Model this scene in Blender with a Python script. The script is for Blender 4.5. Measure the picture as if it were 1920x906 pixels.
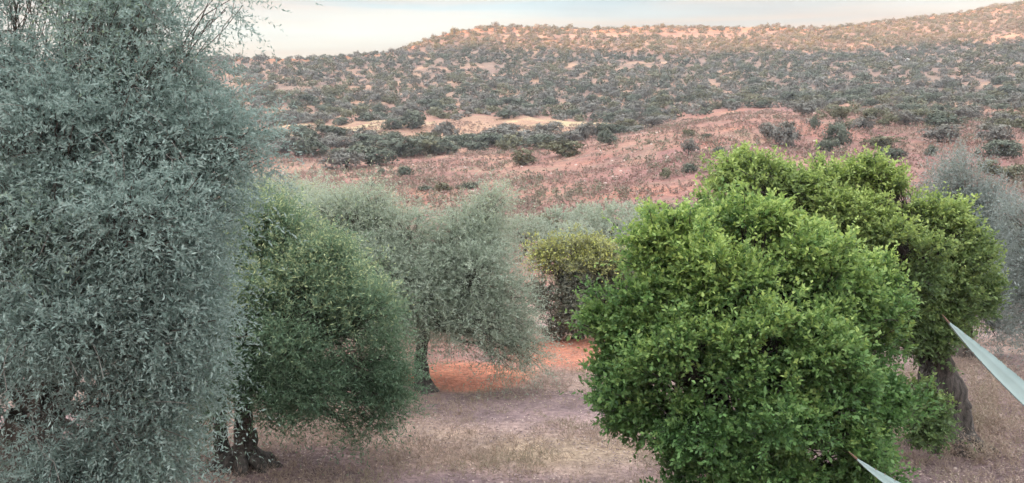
import bpy, math, numpy as np
from mathutils import Vector

# ------------------------------------------------------------------ camera, sky, sun, exposure
for o in list(bpy.data.objects): bpy.data.objects.remove(o)
C = bpy.context.scene.collection
CAMZ = 4.0; F = 1663.0; PITCH = math.atan((453-350)/F)
cam = bpy.data.cameras.new('camera'); camo = bpy.data.objects.new('camera', cam); C.objects.link(camo)
camo.location = (0, 0, CAMZ); camo.rotation_euler = (math.pi/2-PITCH, 0, 0)
cam.sensor_width = 36; cam.lens = 36*F/1920; cam.clip_start = 0.05; cam.clip_end = 6000
bpy.context.scene.camera = camo
SUN_EL = math.radians(5.0); SUN_AZ = math.radians(205)       # azimuth clockwise from +Y: low sun behind the camera
w = bpy.data.worlds.new('World'); bpy.context.scene.world = w; w.use_nodes = True
wn, wl = w.node_tree.nodes, w.node_tree.links
bgn = wn['Background']; bgn.inputs['Strength'].default_value = 0.15
sky = wn.new('ShaderNodeTexSky'); sky.sky_type = 'NISHITA'; sky.sun_disc = False
sky.sun_elevation = SUN_EL; sky.sun_rotation = SUN_AZ; sky.altitude = 300; sky.dust_density = 1.5
tc = wn.new('ShaderNodeTexCoord'); sep = wn.new('ShaderNodeSeparateXYZ'); wl.new(tc.outputs['Generated'], sep.inputs[0])
def wmath(op, a, b=None):
    n = wn.new('ShaderNodeMath'); n.operation = op
    for i, v in enumerate((a, b)):
        if v is None: continue
        if isinstance(v, (int, float)): n.inputs[i].default_value = v
        else: wl.new(v, n.inputs[i])
    return n.outputs[0]
zc = wmath('ADD', wmath('ABSOLUTE', sep.outputs[2]), 0.10)
cmb = wn.new('ShaderNodeCombineXYZ')
wl.new(wmath('DIVIDE', sep.outputs[0], zc), cmb.inputs[0]); wl.new(wmath('DIVIDE', sep.outputs[1], zc), cmb.inputs[1])
mp = wn.new('ShaderNodeMapping'); mp.inputs['Scale'].default_value = (0.35, 1.1, 1); mp.inputs['Rotation'].default_value = (0, 0, 0.12)
mp.inputs['Location'].default_value = (3.1, 0.4, 0)
wl.new(cmb.outputs[0], mp.inputs[0])
cn = wn.new('ShaderNodeTexNoise'); cn.inputs['Scale'].default_value = 1.3; cn.inputs['Detail'].default_value = 7; cn.inputs['Roughness'].default_value = 0.5
wl.new(mp.outputs[0], cn.inputs['Vector'])
cr = wn.new('ShaderNodeValToRGB'); wl.new(cn.outputs['Fac'], cr.inputs[0])
cr.color_ramp.elements[0].position = 0.36; cr.color_ramp.elements[0].color = (0.80,)*3+(1,)
cr.color_ramp.elements[1].position = 0.60; cr.color_ramp.elements[1].color = (0.98,)*3+(1,)
# thin high cloud: peach near the skyline, white with a cyan cast overhead
cc = wn.new('ShaderNodeValToRGB'); wl.new(wmath('ABSOLUTE', sep.outputs[2]), cc.inputs[0])
e = cc.color_ramp.elements
CL = 1.0
e[0].position = 0.0; e[0].color = (1.0*CL, .92*CL, .80*CL, 1)
e[1].position = 1.0; e[1].color = (4.9*CL, 5.15*CL, 5.3*CL, 1)
for p_, c_ in ((0.14, (1.0, .93, .80)), (0.165, (.95, .91, .82)), (0.185, (.70, .80, .79)), (0.212, (.32, .60, .74)), (0.28, (1.3, 1.5, 1.6)), (0.5, (4.7, 4.95, 5.05))):
    k = e.new(p_); k.color = (c_[0]*CL, c_[1]*CL, c_[2]*CL, 1)
# long thin streaks of peach and cream cloud low in the sky
m2 = wn.new('ShaderNodeMapping'); m2.inputs['Scale'].default_value = (2.2, 2.2, 40); m2.inputs['Rotation'].default_value = (0, .02, 0); wl.new(tc.outputs['Generated'], m2.inputs[0])
n2 = wn.new('ShaderNodeTexNoise'); n2.inputs['Scale'].default_value = 1.5; n2.inputs['Detail'].default_value = 5; n2.inputs['Distortion'].default_value = .6; wl.new(m2.outputs[0], n2.inputs['Vector'])
r2 = wn.new('ShaderNodeValToRGB'); wl.new(n2.outputs['Fac'], r2.inputs[0]); r2.color_ramp.elements[0].position = .42; r2.color_ramp.elements[1].position = .62
lowm = wn.new('ShaderNodeMapRange'); lowm.inputs['From Min'].default_value = .45; lowm.inputs['From Max'].default_value = .22; wl.new(sep.outputs[2], lowm.inputs['Value'])
ms_ = wn.new('ShaderNodeMix'); ms_.data_type = 'RGBA'; ms_.inputs['B'].default_value = (1.05, .86, .70, 1)
wl.new(wmath('MULTIPLY', wmath('MULTIPLY', r2.outputs[0], lowm.outputs[0]), .75), ms_.inputs['Factor']); wl.new(cc.outputs[0], ms_.inputs['A'])
mx = wn.new('ShaderNodeMix'); mx.data_type = 'RGBA'
wl.new(cr.outputs[0], mx.inputs['Factor']); wl.new(sky.outputs[0], mx.inputs['A']); wl.new(ms_.outputs['Result'], mx.inputs['B'])
wl.new(mx.outputs['Result'], bgn.inputs['Color'])
sl = bpy.data.lights.new('sun', 'SUN'); sl.energy = 5.0; sl.angle = math.radians(0.53); sl.color = (1.0, 0.48, 0.20)
so = bpy.data.objects.new('sun', sl); C.objects.link(so)
sd = Vector((math.sin(SUN_AZ)*math.cos(SUN_EL), math.cos(SUN_AZ)*math.cos(SUN_EL), math.sin(SUN_EL)))
so.rotation_euler = sd.to_track_quat('Z', 'Y').to_euler(); so.location = (0, -20, 60)
vs = bpy.context.scene.view_settings
vs.view_transform = 'Standard'; vs.look = 'None'; vs.gamma = 1; vs.use_curve_mapping = False
vs.exposure = 2.35

# ------------------------------------------------------------------ helpers
rng = np.random.default_rng(7)
def P(px, py, Y):                                   # a pixel of the photograph at depth Y -> a place
    a = (px-960)/F; b = (453-py)/F
    cp, sp = math.cos(PITCH), math.sin(PITCH)
    dy = cp + b*sp; dz = -sp + b*cp
    return np.array((a/dy*Y, Y, CAMZ + dz/dy*Y))
_T = np.random.default_rng(99).random((8, 256, 256))
def vn(x, y, k=0):
    x = np.asarray(x, float); y = np.asarray(y, float)
    xi = np.floor(x).astype(int); yi = np.floor(y).astype(int); fx = x-xi; fy = y-yi
    fx = fx*fx*(3-2*fx); fy = fy*fy*(3-2*fy); T = _T[k % 8]
    g = lambda i, j: T[(xi+i) & 255, (yi+j) & 255]
    return (g(0,0)*(1-fx)+g(1,0)*fx)*(1-fy) + (g(0,1)*(1-fx)+g(1,1)*fx)*fy
def fbm(x, y, k=0, o=4):
    s = 0; a = 0.5; t = 0
    for i in range(o):
        s = s + a*vn(x*2**i+17*i, y*2**i+31*i, k+i); t += a; a *= 0.5
    return s/t
def sstep(a, b, x):
    t = np.clip((np.asarray(x, float)-a)/(b-a), 0, 1); return t*t*(3-2*t)
def tag(o, label=None, cat=None, group=None, kind=None):
    if label: o['label'] = label
    if cat: o['category'] = cat
    if group: o['group'] = group
    if kind: o['kind'] = kind
    return o
def mesh_np(name, V, Q, mat, attrs=None, smooth=False, cols=None):
    V = np.asarray(V, np.float32).reshape(-1, 3); Q = np.asarray(Q, np.int32); n = Q.shape[1]
    me = bpy.data.meshes.new(name)
    me.vertices.add(len(V)); me.vertices.foreach_set('co', V.ravel())
    me.loops.add(Q.size); me.loops.foreach_set('vertex_index', Q.ravel())
    me.polygons.add(len(Q)); me.polygons.foreach_set('loop_start', np.arange(0, Q.size, n, dtype=np.int32))
    me.polygons.foreach_set('loop_total', np.full(len(Q), n, np.int32))
    if smooth: me.polygons.foreach_set('use_smooth', np.ones(len(Q), bool))
    me.update(calc_edges=True)
    for k, a in (attrs or {}).items():
        at = me.attributes.new(k, 'FLOAT', 'FACE'); at.data.foreach_set('value', np.asarray(a, np.float32))
    for k, a in (cols or {}).items():
        at = me.attributes.new(k, 'FLOAT_COLOR', 'POINT')
        at.data.foreach_set('color', np.concatenate([a, np.ones((len(a), 1))], 1).astype(np.float32).ravel())
    for m in (mat if isinstance(mat, list) else [mat]): me.materials.append(m)
    return me
def link(name, me, parent=None, loc=None):
    o = bpy.data.objects.new(name, me); C.objects.link(o)
    if parent: o.parent = parent
    if loc is not None: o.location = loc
    return o
def thing(name, loc, label, cat, group=None):
    o = bpy.data.objects.new(name, None); C.objects.link(o); o.location = loc; o.empty_display_size = 0.3
    return tag(o, label, cat, group)

# ------------------------------------------------------------------ materials
def newmat(name):
    m = bpy.data.materials.new(name); m.use_nodes = True
    nt = m.node_tree; return m, nt, nt.nodes, nt.links, nt.nodes['Principled BSDF']
def mixc(n, l, f, a, b, mode='MIX'):
    x = n.new('ShaderNodeMix'); x.data_type = 'RGBA'; x.blend_type = mode
    for key, v in (('Factor', f), ('A', a), ('B', b)):
        if isinstance(v, (int, float)): x.inputs[key].default_value = v
        elif isinstance(v, tuple): x.inputs[key].default_value = v+(1,)
        else: l.new(v, x.inputs[key])
    return x.outputs['Result']
def leafmat(name, dark, light, tip, under=None, rough=0.5, trans=0.25, patch=None):
    m, nt, n, l, b = newmat(name)
    a = n.new('ShaderNodeAttribute'); a.attribute_name = 'rnd'
    t = n.new('ShaderNodeAttribute'); t.attribute_name = 'tip'
    c = mixc(n, l, a.outputs['Fac'], dark, light)
    c = mixc(n, l, t.outputs['Fac'], c, tip)
    if under:
        g = n.new('ShaderNodeNewGeometry')
        u = mixc(n, l, a.outputs['Fac'], under, tuple(v*1.25 for v in under))
        c = mixc(n, l, g.outputs['Backfacing'], c, u)
    l.new(c, b.inputs['Base Color']); b.inputs['Roughness'].default_value = rough
    b.inputs['Specular IOR Level'].default_value = 0.35
    if trans:
        tr = n.new('ShaderNodeBsdfTranslucent'); l.new(c, tr.inputs[0])
        ms = n.new('ShaderNodeMixShader'); ms.inputs[0].default_value = trans
        l.new(b.outputs[0], ms.inputs[1]); l.new(tr.outputs[0], ms.inputs[2])
        l.new(ms.outputs[0], n['Material Output'].inputs[0])
    return m
def barkmat(name, a, b_, scale=9):
    m, nt, n, l, b = newmat(name)
    tcn = n.new('ShaderNodeTexCoord'); mpn = n.new('ShaderNodeMapping'); mpn.inputs['Scale'].default_value = (1, 1, 0.3)
    l.new(tcn.outputs['Object'], mpn.inputs[0])
    no = n.new('ShaderNodeTexNoise'); no.inputs['Scale'].default_value = scale; no.inputs['Detail'].default_value = 6; no.inputs['Roughness'].default_value = .65
    l.new(mpn.outputs[0], no.inputs['Vector'])
    r = n.new('ShaderNodeValToRGB'); l.new(no.outputs['Fac'], r.inputs[0])
    r.color_ramp.elements[0].position = .35; r.color_ramp.elements[1].position = .68
    l.new(mixc(n, l, r.outputs[0], a, b_), b.inputs['Base Color']); b.inputs['Roughness'].default_value = .9
    bu = n.new('ShaderNodeBump'); bu.inputs['Strength'].default_value = 1.0; bu.inputs['Distance'].default_value = .06
    l.new(no.outputs['Fac'], bu.inputs['Height']); l.new(bu.outputs[0], b.inputs['Normal'])
    return m
M = {}
M['olive_near'] = leafmat('olive_leaf_near', (.155,.215,.19), (.26,.345,.31), (.34,.41,.24), (.29,.365,.335), .65, .45)
M['olive_green'] = leafmat('olive_leaf_green', (.06,.115,.07), (.145,.235,.14), (.56,.60,.32), (.16,.24,.15), .6, .4)
M['olive_mid'] = leafmat('olive_leaf_mid', (.22,.265,.20), (.34,.395,.30), (.54,.56,.36), (.37,.42,.34), .65, .4)
M['olive_pale'] = leafmat('olive_leaf_pale', (.16,.195,.175), (.25,.285,.265), (.34,.35,.26), (.28,.32,.30), .65, .35)
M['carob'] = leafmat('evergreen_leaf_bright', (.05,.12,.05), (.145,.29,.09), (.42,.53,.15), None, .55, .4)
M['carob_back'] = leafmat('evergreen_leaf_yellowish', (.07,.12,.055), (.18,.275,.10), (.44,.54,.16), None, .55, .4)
M['shrub'] = leafmat('shrub_leaf', (.10,.105,.085), (.22,.22,.16), (.52,.54,.15), None, .6, .2)
M['hill_dark'] = leafmat('hill_tree_leaf_dark', (.066,.085,.062), (.155,.175,.13), (.28,.28,.19), None, .8, .1)
M['hill_grey'] = leafmat('hill_tree_leaf_grey', (.12,.12,.105), (.25,.24,.215), (.34,.32,.24), None, .8, .1)
M['hill_olive'] = leafmat('hill_tree_leaf_olive', (.10,.105,.065), (.22,.215,.13), (.33,.30,.19), None, .8, .1)
M['scrub'] = leafmat('dry_scrub_stems', (.20,.13,.115), (.44,.30,.25), (.19,.18,.13), None, .9, .1)
M['straw'] = leafmat('dry_grass_blade', (.26,.195,.16), (.45,.35,.28), (.27,.25,.16), None, .8, .25)
M['litter'] = leafmat('fallen_leaf', (.12,.085,.085), (.34,.25,.235), (.58,.45,.38), None, .8, .1)
M['bark_dark'] = barkmat('bark_dark', (.012,.010,.009), (.125,.105,.092), 14)
M['bark'] = barkmat('bark_brown', (.045,.035,.03), (.17,.14,.12))
M['twig'] = barkmat('twig_grey', (.20,.18,.16), (.34,.31,.28), 20)

# ground: painted-in tint (soil, litter, tree-shade and crest-glow colours) broken up with noise
def groundmat():
    m, nt, n, l, b = newmat('dry_earth')
    a = n.new('ShaderNodeAttribute'); a.attribute_name = 'tint'
    g = n.new('ShaderNodeNewGeometry')
    def noise(s, d=6, r=.6):
        x = n.new('ShaderNodeTexNoise'); x.inputs['Scale'].default_value = s; x.inputs['Detail'].default_value = d; x.inputs['Roughness'].default_value = r
        l.new(g.outputs['Position'], x.inputs['Vector']); return x.outputs['Fac']
    def ramp(x, p0, c0, p1, c1):
        r = n.new('ShaderNodeValToRGB'); l.new(x, r.inputs[0])
        r.color_ramp.elements[0].position = p0; r.color_ramp.elements[0].color = c0+(1,)
        r.color_ramp.elements[1].position = p1; r.color_ramp.elements[1].color = c1+(1,)
        return r.outputs[0]
    f1 = noise(9, 8, .7); f2 = noise(1.3, 7, .65); f3 = noise(.12, 8, .6)
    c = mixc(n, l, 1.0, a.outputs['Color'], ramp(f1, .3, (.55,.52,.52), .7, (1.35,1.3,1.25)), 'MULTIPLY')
    c = mixc(n, l, 1.0, c, ramp(f2, .3, (.72,.72,.75), .7, (1.25,1.22,1.18)), 'MULTIPLY')
    c = mixc(n, l, 1.0, c, ramp(f3, .35, (.85,.80,.84), .65, (1.12,1.12,1.06)), 'MULTIPLY')
    l.new(c, b.inputs['Base Color']); b.inputs['Roughness'].default_value = .95; b.inputs['Specular IOR Level'].default_value = .1
    bu = n.new('ShaderNodeBump'); bu.inputs['Strength'].default_value = .8; bu.inputs['Distance'].default_value = .06
    l.new(f1, bu.inputs['Height'])
    bu2 = n.new('ShaderNodeBump'); bu2.inputs['Strength'].default_value = .8; bu2.inputs['Distance'].default_value = .5
    l.new(f2, bu2.inputs['Height']); l.new(bu.outputs[0], bu2.inputs['Normal']); l.new(bu2.outputs[0], b.inputs['Normal'])
    return m
M['ground'] = groundmat()

# ------------------------------------------------------------------ terrain
COLS = np.array([-600, 0, 400, 600, 800, 960, 1100, 1200, 1300, 1400, 1550, 1700, 1850, 2000, 2600], float)
ROWS = np.array([30, 45, 60, 80, 100, 130, 160, 190, 230], float)
TAB = np.array([
 [588]*15, [500]*15, [461]*15,
 [428,428,428,428,428,427,425,421,414,410,406,404,400,400,400],
 [395,400,398,395,392,386,375,362,350,344,344,346,342,340,340],
 [350,350,348,345,342,338,322,298,278,270,276,284,282,280,280],
 [322,322,320,315,310,308,283,255,233,221,226,240,246,246,246],
 [298,298,295,290,287,284,270,250,232,216,217,222,226,226,226],
 [262,262,262,258,255,252,248,244,240,233,222,210,206,204,204]], float)
RX = np.array([-600,0,380,500,620,720,770,820,900,960,1100,1200,1330,1450,1500,1560,1650,1760,1850,1920,2100,2600], float)
RY = np.array([125,114,112,114,112,105,92,72,57,55,59,55,57,55,59,56,46,33,20,9,-10,-20], float)
def crest(px): return np.interp(px, [-600,0,500,720,820,960,1500,1920,2600], [470,470,480,500,560,600,640,700,720])
def smooth_interp(x, xp, fp):                         # Catmull-Rom along the columns
    i = np.clip(np.searchsorted(xp, x)-1, 0, len(xp)-2)
    t = np.clip((x-xp[i])/(xp[i+1]-xp[i]), 0, 1)
    i0 = np.maximum(i-1, 0); i3 = np.minimum(i+2, len(xp)-1)
    m1 = (fp[i+1]-fp[i0])/(xp[i+1]-xp[i0]); m2 = (fp[i3]-fp[i])/(xp[i3]-xp[i]); h = xp[i+1]-xp[i]
    t2, t3 = t*t, t*t*t
    return (2*t3-3*t2+1)*fp[i] + (t3-2*t2+t)*h*m1 + (-2*t3+3*t2)*fp[i+1] + (t3-t2)*h*m2
TZ = CAMZ + (350-TAB)/F*ROWS[:, None]
def height(x, y):
    x = np.asarray(x, float); y = np.asarray(y, float); sh = np.broadcast(x, y).shape
    x = np.broadcast_to(x, sh).ravel(); y = np.broadcast_to(y, sh).ravel()
    z = np.zeros(len(x)); yy = np.maximum(y, 30)
    px = np.clip(960 + F*x/yy, -600, 2600)
    zr = np.stack([smooth_interp(px, COLS, TZ[r]) for r in range(len(ROWS))], 0)
    d = crest(px); zc_ = CAMZ + (350-np.interp(px, RX, RY))/F*d
    # z along the rows: Hermite with finite-difference slopes, last segment to the crest
    i = np.clip(np.searchsorted(ROWS, yy)-1, 0, len(ROWS)-2)
    def slope(k):
        a = np.maximum(k-1, 0); b = np.minimum(k+1, len(ROWS)-1); ar = np.arange(len(k))
        return (zr[b, ar]-zr[a, ar])/(ROWS[b]-ROWS[a])
    ar = np.arange(len(x)); h = ROWS[i+1]-ROWS[i]; t = np.clip((yy-ROWS[i])/h, 0, 1)
    t2, t3 = t*t, t*t*t
    zn = (2*t3-3*t2+1)*zr[i, ar]+(t3-2*t2+t)*h*slope(i)+(-2*t3+3*t2)*zr[i+1, ar]+(t3-t2)*h*slope(i+1)
    tt = np.clip((yy-230)/(d-230), 0, 1)
    py230 = 350-(zr[-1]-CAMZ)*F/230
    pyr = np.interp(px, RX, RY)
    pyf = py230 + (pyr-py230)*(0.25*tt+0.75*(1-(1-tt)**1.35))
    zf = CAMZ + (350-pyf)/F*yy
    over = np.maximum(yy-d, 0)
    zf = np.where(over > 0, zc_ - 0.10*over*np.minimum(over/60, 1) , zf)
    z = np.where(yy <= 230, zn, np.maximum(zf, 0))
    # relief: gullies and lumps grow with distance
    am = sstep(60, 260, yy)
    edge = 1-0.7*sstep(.85, 1, tt)
    z = z + am*edge*((fbm(x/38, y/55, 1)-.5)*5.5 + (fbm(x/11, y/14, 3)-.5)*1.6)
    z = z + (fbm(x/3.5, y/3.5, 2)-.5)*0.14*sstep(7, 10, yy)*(1+am*3)
    near = sstep(30, 22, y)
    z = z*(1-near) + near*((fbm(x/3.5, y/3.5, 2)-.5)*0.16*sstep(6, 9, y))
    # the bank the photographer stands on
    z = z + 2.3*(1-sstep(2.6, 8, y))*np.where(y > -25, 1, 1)
    # behind the camera: the land climbs to the hill that keeps the low sun off the valley
    back = -y - 0.12*x
    hb = 200*sstep(230, 720, back)*(0.86+0.28*fbm(x/300, y/300, 5))
    z = np.where(back > 200, 2.3 + hb, z)
    return z.reshape(sh)
def hz(x, y): return float(height(np.array([x]), np.array([y]))[0])
def hit(px, py, y0=40, y1=740):                      # where the sight line through a pixel meets the land
    Y = np.linspace(y0, y1, 1600); p = P(px, py, 1.0)
    X = p[0]*Y; Z = CAMZ+(p[2]-CAMZ)*Y
    b = np.nonzero(height(X, Y) >= Z)[0]
    if not len(b): return None
    k = b[0]; return X[k], Y[k], Z[k]

def tint(x, y, z):
    """soil and litter colours over the land, with tree shade and crest glow painted in"""
    px = 960+F*x/np.maximum(y, 5); py = 350+(CAMZ-z)*F/np.maximum(y, 5)
    n1 = fbm(x/2.2, y/2.2, 0); n2 = fbm(x/30, y/30, 4); n3 = fbm(x/9, y/9, 6); n4 = fbm(x/1.1, y/0.5, 5)
    c = np.empty((len(x), 3))
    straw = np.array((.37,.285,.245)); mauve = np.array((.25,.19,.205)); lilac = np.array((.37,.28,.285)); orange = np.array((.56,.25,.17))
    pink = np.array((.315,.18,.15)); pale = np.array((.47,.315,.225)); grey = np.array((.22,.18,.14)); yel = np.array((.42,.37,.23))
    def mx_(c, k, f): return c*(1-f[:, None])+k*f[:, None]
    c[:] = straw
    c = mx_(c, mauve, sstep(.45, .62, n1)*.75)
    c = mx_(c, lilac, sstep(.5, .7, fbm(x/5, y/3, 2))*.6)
    # grassy yellowish band in front, mauve litter and painted tree shade beside and below it
    def blob(cx, cy, rx, ry, soft=.35):
        d = np.sqrt(((x-cx)/rx)**2+((y-cy)/ry)**2) + (n1-.5)*.9
        return sstep(1+soft, 1-soft, d)
    c = mx_(c, straw*1.12, blob(.2, 13.6, 3.2, 1.3))
    c = mx_(c, yel, blob(1.4, 13.2, 1.6, .7)*.25)
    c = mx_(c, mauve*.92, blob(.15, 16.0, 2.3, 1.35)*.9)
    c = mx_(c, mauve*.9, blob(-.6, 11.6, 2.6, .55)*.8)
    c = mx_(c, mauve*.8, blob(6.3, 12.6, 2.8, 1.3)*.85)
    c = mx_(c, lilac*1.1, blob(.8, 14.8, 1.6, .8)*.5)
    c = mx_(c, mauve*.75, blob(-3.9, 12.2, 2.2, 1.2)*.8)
    # bare orange soil
    c = mx_(c, orange, blob(-1.1, 18.9, 1.5, 1.6, .22))
    c = mx_(c, orange*.97, blob(1.3, 21.3, 2.0, 2.0, .22)*.9)
    c = mx_(c, pink*1.05, blob(-2.4, 22, 2.4, 2.5)*.8)
    # beyond the grove the soil is pink with drier, paler strips
    far = sstep(26, 40, y)
    cf = np.empty_like(c); cf[:] = pink
    cf = mx_(cf, pink*.86*np.array((.98,.95,1.12)), sstep(.42, .62, n2)*.7)
    cf = mx_(cf, pale*.95, sstep(.55, .75, n3)*.5)
    cf = mx_(cf, grey, sstep(.50, .68, fbm(x/6, y/3, 7))*.55)
    cf = mx_(cf, orange*.6+pink*.35, sstep(.62, .72, fbm(x/14, y/10, 1))*.5)
    strip = sstep(222, 232, y)*sstep(275, 262, y)*sstep(1250, 1180, px)
    cf = mx_(cf, pale*.82, strip*.85)
    cf = mx_(cf, yel*1.1, strip*sstep(.55, .65, fbm(x/8, y/5, 3))*.8)
    rs = sstep(205, 215, y)*sstep(285, 262, y)*sstep(1540, 1640, px)
    cf = mx_(cf, pale*1.0, rs*.85)
    up = sstep(255, 320, y)
    cf = mx_(cf, mx_(np.tile(grey*np.array((1.12,1.04,1.1)), (len(x), 1)), pale*.85, sstep(.45, .7, n3)), up*.8)
    top = sstep(.93, 1.0, y/crest(px))  # orange crest: the low sun's glow painted into the soil colour
    cf = mx_(cf, pale*np.array((.86,.58,.42)), top*.95)
    c = mx_(c, cf, far) if False else c*(1-far[:, None])+cf*far[:, None]
    return c*(0.94+.14*n4[:, None])

ys = np.concatenate([-np.geomspace(1900, 30, 70), np.linspace(-25, 6, 26), np.linspace(7, 30, 150), np.geomspace(30.4, 300, 260), np.linspace(302, 760, 190), np.geomspace(770, 900, 8)])
aa = np.linspace(-1, 1, 460); aa = aa*0.62+np.sign(aa)*np.abs(aa)**5*0.9
YY, AA = np.meshgrid(ys, aa, indexing='ij')
XX = AA*(np.abs(YY)+22)
ZZ = height(XX, YY)
V = np.stack([XX, YY, ZZ], -1).reshape(-1, 3)
nr, nc = YY.shape
ii = (np.arange(nr-1)[:, None]*nc+np.arange(nc-1)[None]).ravel()
Q = np.stack([ii, ii+1, ii+nc+1, ii+nc], 1)
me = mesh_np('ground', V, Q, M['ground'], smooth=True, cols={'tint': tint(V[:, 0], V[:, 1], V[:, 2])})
tag(link('ground', me), kind='structure', label='dry ground of the olive grove rising to the pink hillside')

# ------------------------------------------------------------------ branches
class Tubes:
    def __init__(s): s.V = []; s.Q = []; s.n = 0
    def add(s, pts, rad, sides=6, gnarl=0, seed=0):
        pts = np.asarray(pts, float); rad = np.asarray(rad, float); k = len(pts)
        tg = np.gradient(pts, axis=0); tg /= np.linalg.norm(tg, axis=1)[:, None]+1e-9
        ref = np.array((0.31, 0.95, 0.05)) if abs(tg[:, 2]).mean() > .6 else np.array((0.05, 0.1, 1.))
        a = np.cross(tg, ref); a /= np.linalg.norm(a, axis=1)[:, None]+1e-9; b = np.cross(tg, a)
        th = np.arange(sides)/sides*2*math.pi
        r = rad[:, None]*np.ones((1, sides))
        if gnarl:
            i = np.arange(k)[:, None]
            r = r*(1+gnarl*(np.sin(3*th[None]+i*.35+seed)*.5+np.sin(5*th[None]-i*.5+seed*2)*.3+(fbm(th[None]*2.5+seed*7+0*i, i*.8+0*th[None], seed)-.5)*1.6))
        R = pts[:, None]+r[..., None]*(np.cos(th)[None, :, None]*a[:, None]+np.sin(th)[None, :, None]*b[:, None])
        s.V.append(R.reshape(-1, 3))
        i, j = np.meshgrid(np.arange(k-1), np.arange(sides), indexing='ij'); j2 = (j+1) % sides
        s.Q.append(np.stack([i*sides+j, i*sides+j2, (i+1)*sides+j2, (i+1)*sides+j], -1).reshape(-1, 4)+s.n)
        s.n += k*sides
    def mesh(s, name, mat, origin=(0, 0, 0)):
        return mesh_np(name, np.concatenate(s.V)-np.array(origin), np.concatenate(s.Q), mat, smooth=True)
def curve(p0, p1, bend, n=8, wob=0.05, r=None):
    r = r or rng
    t = np.linspace(0, 1, n)[:, None]; p0 = np.asarray(p0, float); p1 = np.asarray(p1, float)
    m = (p0+p1)/2+np.asarray(bend, float)
    c = (1-t)**2*p0+2*t*(1-t)*m+t*t*p1
    L = np.linalg.norm(p1-p0)
    return c + r.normal(0, wob*L, (n, 3))*np.sin(t*math.pi)

# ------------------------------------------------------------------ foliage
def unit(v): return v/(np.linalg.norm(v, axis=-1, keepdims=True)+1e-9)
def clumps_in(lobes, n, r, shell=.55):
    """clump centres in the outer shell of the lobes; lobes: centre(3), radii(3), weight"""
    W = np.array([l[2]*(l[1][0]*l[1][1]+l[1][1]*l[1][2]+l[1][0]*l[1][2]) for l in lobes]); W /= W.sum()
    k = r.choice(len(lobes), n*2, p=W)
    c = np.array([l[0] for l in lobes])[k]; R = np.array([l[1] for l in lobes])[k]
    d = unit(r.normal(0, 1, (n*2, 3))); f = shell+(1-shell)*r.random((n*2, 1))**.6
    p = c+d*R*f
    # drop those buried in another lobe
    keep = np.ones(len(p), bool)
    for j, l in enumerate(lobes):
        q = np.linalg.norm((p-np.array(l[0]))/np.array(l[1]), axis=1)
        keep &= ~((q < .6) & (k != j) & (r.random(len(p)) < .85))
    p, d, k = p[keep][:n], d[keep][:n], k[keep][:n]
    return p, d, k
def foliage(centres, outs, r, crad, nsh, L, nleaf, ll, lw, out=.7, up=.1, rand=.8, droop=.3, flat=.6, tipf=None, spread=.9, jit=.3, face=0.):
    """shoots that leave each clump, each with small leaves along it"""
    S = len(centres)*nsh
    o = np.repeat(outs, nsh, 0); c = np.repeat(centres, nsh, 0)
    rd = unit(r.normal(0, 1, (S, 3)))
    d = unit(o*out+rd*rand+np.array((0, 0, up)))
    cr = np.repeat(crad, nsh)[:, None] if np.ndim(crad) else crad
    s = c+rd*cr*r.random((S, 1))**.5
    Ls = L*(.5+.8*r.random((S, 1))+1.5*r.random((S, 1))**9)
    N = nleaf; t = (np.arange(N)+r.random((S, N))*.9+.1)/N
    pos = s[:, None]+d[:, None]*(Ls*t)[..., None]
    pos[..., 2] -= droop*(Ls*t*t)
    a = unit(np.cross(d, r.normal(0, 1, (S, 3)))); b = np.cross(d, a)
    th = r.random((S, N))*2*math.pi
    side = np.cos(th)[..., None]*a[:, None]+np.sin(th)[..., None]*b[:, None]
    ld = unit(d[:, None]*.75+side*spread+r.normal(0, jit, (S, N, 3))); ld[..., 2] -= droop*.4*t; ld = unit(ld)
    nm = unit(r.normal(0, 1, (S, N, 3))+np.array((0, 0, flat*2)))
    if face:
        nm = unit(o[:, None]*face+np.array((0, 0, .25))+r.normal(0, .38, (S, N, 3))); ld = unit(np.cross(nm, r.normal(0, 1, (S, N, 3))))
    w = unit(np.cross(ld, nm)); sz = (.65+.7*r.random((S, N)))[..., None]
    l_ = ld*ll*sz; w_ = w*lw*sz*.5
    nn = np.cross(w, ld)*lw*.18
    v = np.stack([pos, pos+l_*.45+w_+nn, pos+l_, pos+l_*.45-w_+nn], 2).reshape(-1, 3)
    q = np.arange(S*N*4).reshape(-1, 4)
    rnd = (np.repeat(r.random(len(centres)), nsh)[:, None]*.35+r.random((S, N))*.65).ravel()
    if tipf is None: tf = np.zeros((S, N))
    else: tf = np.repeat(tipf, nsh)[:, None]*(t**.8)*(.4+.9*r.random((S, N)))
    return v, q, rnd, np.clip(tf, 0, 1).ravel()
def join(parts):
    V = []; Q = []; R = []; T = []; n = 0
    for v, q, a, t in parts:
        V.append(v); Q.append(q+n); R.append(a); T.append(t); n += len(v)
    return np.concatenate(V), np.concatenate(Q), np.concatenate(R), np.concatenate(T)
def lobe(px, py, Y, rx, ry, w=1., ryd=None):
    s = Y/F; return (P(px, py, Y), np.array((rx*s, (ryd or (rx+ry)/2*.85)*s, ry*s)), w)

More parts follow.
